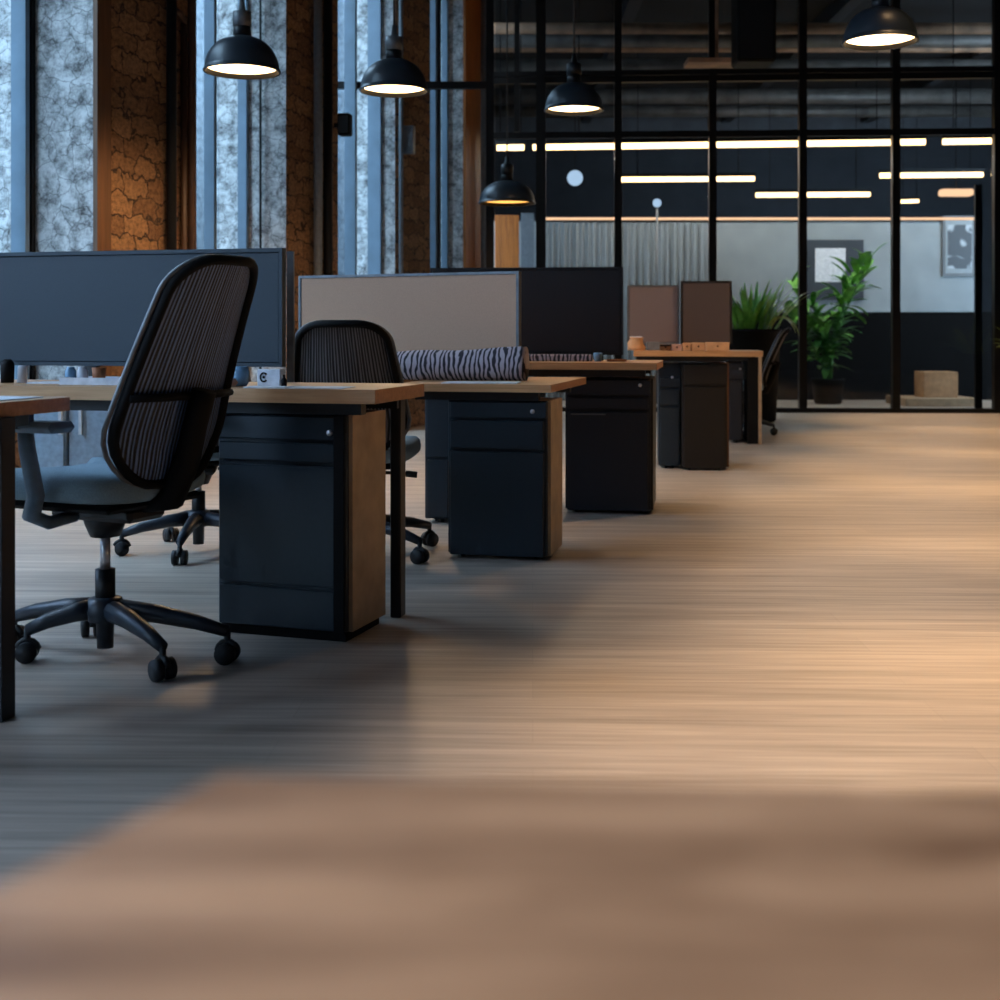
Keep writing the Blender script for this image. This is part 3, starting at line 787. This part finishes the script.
# ------------------------------------------------------------------ office chairs
def chair(name, label, loc, rz, lift=0.0, backz=1.09, meshm='mesh', arms=None, armrest=True, rimmat='char'):
    t = thing(name, label, 'office chair', (loc[0], loc[1], 0), rz, None)
    h0 = lift
    zb, zt = .485+h0, backz
    def hw(f):      # half width along height fraction
        body = .225-.062*max(0, (f-.25)/.75)
        if f < .25: body = .225-.02*((.25-f)/.25)
        return body
    def lean(f): return .005+.03*max(0, (.25-f)/.25)**2*-1+.185*max(0, (f-.16)/.84)**1.2
    def S(u, f):
        return Vector((u*hw(f), -(.245+lean(f))+.05*u*u, zb+(zt-zb)*f))
    # outline: rounded rectangle in (u,f)
    out = []
    rf, ru = .17, .58
    for cu, cf, a0 in ((1-ru, 1-rf*.85, 0), (-(1-ru), 1-rf*.85, 90), (-.3, .27, 180), (.3, .27, 270)):
        r_u, r_f = (ru, rf*.85) if cf > .5 else (.7, .27)
        for k in range(8):
            a = R(a0+90*k/7)
            out.append((cu+r_u*math.cos(a), cf+r_f*math.sin(a)))
    dens = []
    for i in range(len(out)):
        a = out[i]; b = out[(i+1) % len(out)]
        n = max(1, int(math.hypot((b[0]-a[0]), (b[1]-a[1])*2)/.12))
        for k in range(n): dens.append((a[0]+(b[0]-a[0])*k/n, a[1]+(b[1]-a[1])*k/n))
    MB().tube([S(u*.965, .012+f*.976) for u, f in dens], .017, 10, closed=True, sx=.75, up=(0, 1, 0)).build('backrest_frame', 'dark', t)
    MB().tube([S(u*1.045, f)+Vector((0, .008, 0)) for u, f in dens], .007, 8, closed=True, up=(0, 1, 0)).build('backrest_rim', rimmat, t)
    # mesh panel
    m = MB(); m.smooth = True; rib = []; nu, nf = 40, 36
    def inside(f):
        best = 1
        if f > 1-rf*.85: q = (f-(1-rf*.85))/(rf*.85); best = (1-ru)+ru*math.sqrt(max(0, 1-q*q))
        if f < .27: q = (.27-f)/.27; best = .3+.7*math.sqrt(max(0, 1-q*q))
        return best
    vs = []
    for j in range(nf+1):
        f = .01+.98*j/nf
        for i in range(nu+1):
            u = (-1+2*i/nu)*inside(f)*.985
            q = S(u, f)+Vector((0, .004, 0)); vs.append(q); rib.append(((u+1)/2, f*2.2))
    m.add(vs, [(j*(nu+1)+i, j*(nu+1)+i+1, (j+1)*(nu+1)+i+1, (j+1)*(nu+1)+i) for j in range(nf) for i in range(nu)])
    m.add([v+Vector((0, .006, 0)) for v in vs], [(j*(nu+1)+i, (j+1)*(nu+1)+i, (j+1)*(nu+1)+i+1, j*(nu+1)+i+1) for j in range(nf) for i in range(nu)])
    m.rib = rib+rib
    m.build('mesh_panel', meshm, t)
    # lumbar bar and spine
    m = MB(); fb = .40
    m.tube([S(u, fb)+Vector((0, -.018, 0)) for u in (-.98, -.5, 0, .5, .98)], .011, 8)
    m.build('lumbar_bar', 'dark', t)
    m = MB()
    pts = [(0, -.12, .43+h0), (0, -.225, .45+h0), (0, -.275, .55+h0)]+[tuple(S(0, f)+Vector((0, -.035, 0))) for f in (.22, .32, .42)]
    m.tube(pts, [.03, .034, .032, .03, .03, .03], 10, sx=1.3, up=(0, 1, 0))
    m.build('back_spine', 'dark', t)
    # seat
    m = MB(); m.smooth = True; vs = []; n = 40; layers = [(.90, .445), (.985, .458), (1.0, .478), (.985, .500), (.93, .515), (.7, .523), (.35, .526)]
    for sc, z in layers:
        for k in range(n):
            a = 2*math.pi*k/n; c, s = math.cos(a), math.sin(a)
            x = .245*math.copysign(abs(c)**.45, c)*sc; y = .24*math.copysign(abs(s)**.45, s)*sc+.03
            vs.append((x, y, z+h0+(.012*(x/.24)**2)-(.02 if s > .8 else 0)*sc))
    fs = [(j*n+k, j*n+(k+1) % n, (j+1)*n+(k+1) % n, (j+1)*n+k) for j in range(len(layers)-1) for k in range(n)]
    fs += [tuple(range(n-1, -1, -1)), tuple((len(layers)-1)*n+k for k in range(n))]
    m.add(vs, fs); m.build('seat_cushion', 'seat', t)
    MB().box(-.19, -.18, .425+h0, .19, .22, .447+h0, .01).build('seat_pan', 'dark', t)
    mech = MB().box(-.075, -.15, .385+h0, .075, .13, .425+h0, .012).lathe([(.04, .335+h0), (.055, .37+h0), (.06, .39+h0)], n=16).build('tilt_mechanism', 'black', t)
    MB().cyl((.075, .05, .39+h0), (.20, .05, .385+h0), .007, 8).cyl((.19, .05, .385+h0), (.235, .05, .38+h0), .013, 10).build('lever', 'black', mech)
    if armrest:
        for sx in (-1, 1):
            pr = MB().tube([(sx*.12, .0, .405+h0), (sx*.21, .0, .40+h0), (sx*.265, .005, .425+h0), (sx*.285, -.03, .48+h0), (sx*.285, .0, .60+h0), (sx*.28, .01, .645+h0)], [.016, .018, .019, .018, .017, .016], 10, sx=1.3, up=(0, 0, 1)).build('armrest_post', 'slatearm', t)
            MB().box(sx*.28-.045, -.12, .640+h0, sx*.28+.045, .13, .668+h0, .012).build('armrest_pad', 'slatearm', t)
    # gas column
    MB().cyl((0, 0, .235), (0, 0, .345+h0), .014, 16).build('gas_piston', 'chrome', t)
    MB().cyl((0, 0, .14), (0, 0, .245), .027, 18).build('column_sleeve', 'black', t)
    MB().lathe([(.022, .03), (.024, .10), (.045, .105), (.052, .13), (.045, .165), (.03, .17)], n=20).build('hub', 'char', t)
    for a, r in (arms or [(k*72+18, .32) for k in range(5)]):
        ca, sa = math.cos(a if arms is None and False else R(a)), math.sin(R(a))
        P = lambda d, z: (ca*d, sa*d, z)
        leg = MB().tube([P(.035, .135), P(r*.4, .128), P(r*.75, .108), P(r, .085)], [.030, .026, .021, .016], 10, sx=.95, up=(0, 0, 1)).build('base_arm', 'char', t)
        cx, cy = ca*r, sa*r; px_, py_ = -sa, ca
        w = MB()
        for sg in (-1, 1):
            w.cyl((cx+px_*sg*.008, cy+py_*sg*.008, .028), (cx+px_*sg*.027, cy+py_*sg*.027, .028), .028, 18)
        w.cyl((cx, cy, .03), (cx, cy, .09), .009, 8)
        w.tube([(cx+ca*.029*math.cos(q), cy+sa*.029*math.cos(q), .028+.031*math.sin(q)) for q in [R(x) for x in range(20, 171, 25)]], .009, 6)
        w.build('caster', 'rubber', leg)
    return t
def rel(theta, lst):        # world offsets -> local (angle, radius)
    o = []
    for x, y in lst: o.append((math.degrees(math.atan2(y, x))-theta, math.hypot(x, y)))
    return o
C1 = chair('office_chair', 'black mesh office chair with slate seat, nearest, facing away to the left', (-1.08, 3.42), R(66), arms=rel(66, [(.215, -.215), (.345, -.05), (-.12, .25), (-.30, .13), (-.20, -.035)]), rimmat='alu', backz=1.085)
C2 = chair('office_chair', 'black mesh office chair behind the first desk, before the beige screen', (-.57, 4.98), R(-2), lift=-.06, backz=.93, meshm='mesh2', armrest=False, arms=[(44, .37), (116, .3), (188, .3), (260, .3), (332, .3)], rimmat='alu')
C3 = copy_tree(C2); C3.location = (-1.23, 5.10, 0); C3.rotation_euler = (0, 0, R(10))
C3['label'] = 'office chair mostly hidden behind the nearest mesh chair, casters showing under the desk'
C5 = copy_tree(C2); C5.location = (2.10, 10.97, 0); C5.rotation_euler = (0, 0, R(80)); C5['label'] = 'black office chair behind the farthest desk near the spiky plant'

# ------------------------------------------------------------------ desk clutter
def item(name, label, cat, loc, rz=0, group=None): return thing(name, label, cat, loc, rz, group)
Yd = 3.78
z = .7305
o = MB().lathe([(.001, 0), (.022, .002), (.028, .012), (.022, .024), (.001, .028)], n=20, cap=False)
for v in o.v: v.x *= 1.3
tag(o.build('computer_mouse', 'pinkclay', loc=(wx(226, 3.72), 3.72, z)), 'pink rounded computer mouse right of the chair back', 'mouse')
tag(MB().lathe([(.020, 0), (.026, .01), (.027, .045), (.021, .058), (.018, .058), (.018, .01), (.001, .01)], n=20).build('jar', 'blueglass', loc=(wx(240, 3.78), 3.78, z)), 'blue rounded jar between the mouse and the white box', 'jar')
wb = item('desk_box', 'small white box with a dark round mark near the slate screen end', 'box', (wx(257, 3.72), 3.72, z), R(-14))
MB().box(0, 0, 0, .075, .04, .052, .003).build('box_body', 'paper', wb)
MB().tube([(.022+.011*math.cos(R(a)), -.001, .028+.013*math.sin(R(a))) for a in range(40, 330, 20)], .0025, 6).cyl((.022, -.0005, .028), (.022, -.0015, .028), .004, 8).build('round_mark', 'dark', wb)
tag(MB().lathe([(.008, 0), (.009, .02), (.004, .028), (.004, .036), (.001, .037)], n=12).build('small_bottle', 'dark', loc=(wx(284, 3.7), 3.7, z)), 'tiny black bottle right of the white box', 'bottle')
tag(MB().box(0, 0, 0, .13, .07, .004).build('papers', 'paper', loc=(wx(243, 3.62), 3.62, z), rz=R(-14)), 'white papers in front of the white box', 'paper')
tag(MB().box(0, 0, 0, .20, .14, .0015).build('papers', 'paper', loc=(wx(262, 3.62)+.04, 3.60, z), rz=R(-10)), 'thin sheet of paper at the right end of the first desk', 'paper')
# left part of the long desk
tr = item('desk_tray', 'white shallow tray under the glass jars on the long desk', 'tray', (wx(60, 3.85), 3.86, z), R(-12))
MB().box(0, 0, 0, .26, .12, .006).build('tray_base', 'paper', tr); MB().box(0, -.004, 0, .26, 0, .022).box(0, .12, 0, .26, .124, .022).box(-.004, -.004, 0, 0, .124, .022).box(.26, -.004, 0, .264, .124, .022).build('tray_rim', 'paper', tr)
zz_ = z+.0065
tag(MB().lathe([(.018, 0), (.022, .045), (.018, .045), (.016, .004), (.001, .004)], n=18).build('cup', 'terracotta', loc=(wx(99, 3.9), 3.90, zz_)), 'terracotta brown cup at the right end of the white tray', 'cup')
for px, mt, lb in ((70, 'blueglass', 'blue glass jar at the left of the white tray'), (82, 'paper', 'white jar beside the terracotta cup on the tray')):
    tag(MB().lathe([(.014, 0), (.017, .008), (.017, .034), (.012, .042), (.012, .046)], n=16).build('jar', mt, loc=(wx(px, 3.92), 3.925, zz_)), lb, 'jar')
tag(MB().lathe([(.016, 0), (.014, .05), (.012, .055)], n=14).build('cup', 'paper', loc=(wx(20, 4.0), 4.02, z)), 'white cup at the far left of the long desk', 'cup')
tag(MB().lathe([(.02, 0), (.022, .06), (.012, .075)], n=14).build('jar', 'dark', loc=(wx(5, 4.0), 4.02, z)), 'dark jar at the picture edge on the long desk', 'jar')
tag(MB().box(0, 0, 0, .14, .1, .004).build('papers', 'paper', loc=(wx(28, 3.95), 3.93, z), rz=R(-12)), 'white sheet left of the tray', 'paper')
tag(MB().box(-.30, -.30, 0, -.04, -.02, .002).build('papers', 'paper', loc=(-1.085, 3.1, .7305), rz=R(-15.6)), 'white sheets covering the desk corner at the left edge', 'paper')
# striped fabric bolster on desk 2
m = MB(); m.smooth = True; n = 26; k_ = 14; vs = []
for i in range(n+1):
    f = i/n; x = -.50+.56*f; zc = .066+.012*f+.002*math.sin(f*9)
    for j in range(k_):
        a = 2*math.pi*j/k_
        vs.append((x, .06*math.cos(a), .0+max(0.0, zc*(1+.98*math.sin(a))*.93)))
m.add(vs, [(i*k_+j, i*k_+(j+1) % k_, (i+1)*k_+(j+1) % k_, (i+1)*k_+j) for i in range(n) for j in range(k_)]+[tuple(range(k_-1, -1, -1)), tuple(n*k_+j for j in range(k_))])
tag(m.build('striped_bolster', 'zebra', loc=(.05, 5.17, .6905), rz=R(-14)), 'black and white zebra striped fabric bolster before the beige screen', 'bolster')
tag(MB().box(-.2, -.1, 0, .1, .05, .004).build('papers', 'paper', loc=(-.02, 5.0, .6905), rz=R(-8)), 'pale sheet in front of the striped bolster', 'paper')
# row of papers on desk 3
tag(MB().box(0, 0, 0, .36, .07, .035, .006).build('striped_mat', 'zebra', loc=(wx(522, 6.42), 6.42, .7455), rz=R(-8)), 'low striped rolled mat under the black screen', 'mat')
tag(MB().lathe([(.018, 0), (.024, .04), (.02, .045), (.016, .004), (.001, .004)], n=16).build('cup', 'blueglass', loc=(wx(598, 6.36), 6.36, .7455)), 'small blue cup right of the striped mat', 'cup')
tag(MB().box(0, 0, 0, .10, .04, .012).build('pen_case', 'terracotta', loc=(wx(607, 6.34), 6.34, .7455), rz=R(-6)), 'brown pen case right of the blue cup', 'case')
# boxes on desk 4
def carton(px0, px1, Y, h, label, mat, lid=None, d=.12):
    t = item('desk_carton', label, 'box', (wx(px0, Y), Y, .7755), R(-6), 'small boxes on the fourth desk')
    w = wx(px1, Y)-wx(px0, Y)
    MB().box(0, 0, 0, w, d, h, .003).build('box_body', mat, t)
    MB().box(-.001, -.002, h-.012, w+.001, 0, h-.002).build('box_lip', lid or mat, t)
    MB().cyl((w*.5, -.001, h*.55), (w*.5, -.004, h*.55), .006, 8).build('finger_hole', 'dark', t)
carton(706, 729, 8.02, .055, 'rightmost tan cardboard box on the fourth desk', 'carton')
carton(692, 705, 8.06, .052, 'middle tan cardboard box on the fourth desk', 'carton')
carton(683, 691, 8.08, .05, 'narrow tan cardboard box left of the middle one', 'carton')
carton(672, 682, 8.10, .04, 'small pink box on the fourth desk', 'pinkclay')
carton(660, 671, 8.12, .04, 'small dark brown box left of the pink box', 'trimwood', 'dark')
# on third/fourth junction
bg = item('paper_bag', 'crumpled beige paper bag at the left end of the fourth desk', 'bag', (wx(636, 8.3), 8.3, .7755))
bmn = MB(); bmn.smooth = True
prof = [(.058, 0), (.06, .02), (.05, .05), (.042, .075), (.046, .085)]
bmn.lathe(prof, n=12)
for v in bmn.v: v.x += .006*math.sin(v.z*90+v.y*60); v.y *= .7
bmn.build('bag_body', 'carton', bg); MB().box(-.04, -.008, .083, .04, .008, .092).build('folded_rim', 'paper', bg)
MB()
tag(MB().box(0, 0, 0, .085, .06, .055, .004).build('desk_carton', 'pipe', loc=(wx(647, 8.3), 8.3, .7755)), 'grey green box right of the paper bag', 'box', 'small boxes on the fourth desk')

# ------------------------------------------------------------------ lights
W = bpy.data.worlds.new('World'); SC.world = W; W.use_nodes = True
bgn = W.node_tree.nodes['Background']
bgn.inputs['Color'].default_value = (.58, .73, .87, 1); bgn.inputs['Strength'].default_value = 14.5
for a, b in gaps:       # daylight portals in the window openings
    L = bpy.data.lights.new('window_portal', 'AREA'); L.shape = 'RECTANGLE'; L.size = b-a; L.size_y = HEAD-SILL
    L.cycles.is_portal = True
    o = bpy.data.objects.new('window_portal', L); COL.objects.link(o)
    c = along((a+b)/2, -.33); o.location = (c.x, c.y, (SILL+HEAD)/2)
    o.rotation_euler = Vector((-NX, -NY, 0)).to_track_quat('-Z', 'Z').to_euler()
for i in (0, 1, 2):       # added blue fill lamps outside three unseen windows, to brighten the left floor
    a, b = gaps[i]
    L = bpy.data.lights.new('window_daylight', 'AREA'); L.shape = 'RECTANGLE'; L.size = (b-a)*.9; L.size_y = (HEAD-SILL)*.9
    L.energy = 250; L.color = (.54, .70, 1)
    o = bpy.data.objects.new('window_daylight', L); COL.objects.link(o)
    c = along((a+b)/2, -.28); o.location = (c.x, c.y, (SILL+HEAD)/2)
    o.rotation_euler = Vector((-NX, -NY, -.15)).to_track_quat('-Z', 'Z').to_euler()
def spot(x, y, z, tx, ty, tz, e, size, blend, col, soft=.15, name='aisle_downlight'):
    L = bpy.data.lights.new(name, 'SPOT'); L.energy = e; L.spot_size = R(size); L.spot_blend = blend; L.color = col; L.shadow_soft_size = soft
    o = bpy.data.objects.new(name, L); COL.objects.link(o); o.location = (x, y, z)
    o.rotation_euler = (Vector((tx, ty, tz))-Vector((x, y, z))).to_track_quat('-Z', 'Y').to_euler()
    return o
WARM = (1, .655, .345)
for k, (Y, e) in enumerate(((.35, 340), (2.3, 1150), (4.2, 620), (6.1, 640), (8.1, 720), (10.3, 820), (12.6, 700))):
    x = (-.51+.33*(Y-2.55)+1.95) if Y > 1 else .35  # nearest spot is added over the foreground table to warm its top
    spot(x, Y, 4.9, x, Y, 0, e, 42, .7, WARM)
# room behind the glass: its linear lights
for x, y, e in ((2.2, 15.6, 60), (5.2, 15.6, 60), (3.5, 20, 80)):
    L = bpy.data.lights.new('far_room_light', 'AREA'); L.shape = 'RECTANGLE'; L.size = 3; L.size_y = .12; L.energy = e; L.color = (1, .90, .80)
    o = bpy.data.objects.new('far_room_light', L); COL.objects.link(o); o.location = (x, y, 3.08)

# ------------------------------------------------------------------ camera
cam = bpy.data.cameras.new('camera'); co = bpy.data.objects.new('camera', cam); COL.objects.link(co)
co.location = (0, 0, HC); co.rotation_euler = (R(90), 0, 0)
cam.sensor_width = 36; cam.lens = 45; cam.shift_y = -.167
cam.clip_start = .01; cam.clip_end = 100
cam.dof.use_dof = True; cam.dof.focus_distance = 4.2; cam.dof.aperture_fstop = 4.2
SC.camera = co
SC.view_settings.view_transform = 'Standard'; SC.view_settings.look = 'None'
SC.view_settings.gamma = 1; SC.view_settings.use_curve_mapping = False
SC.view_settings.exposure = 0.0
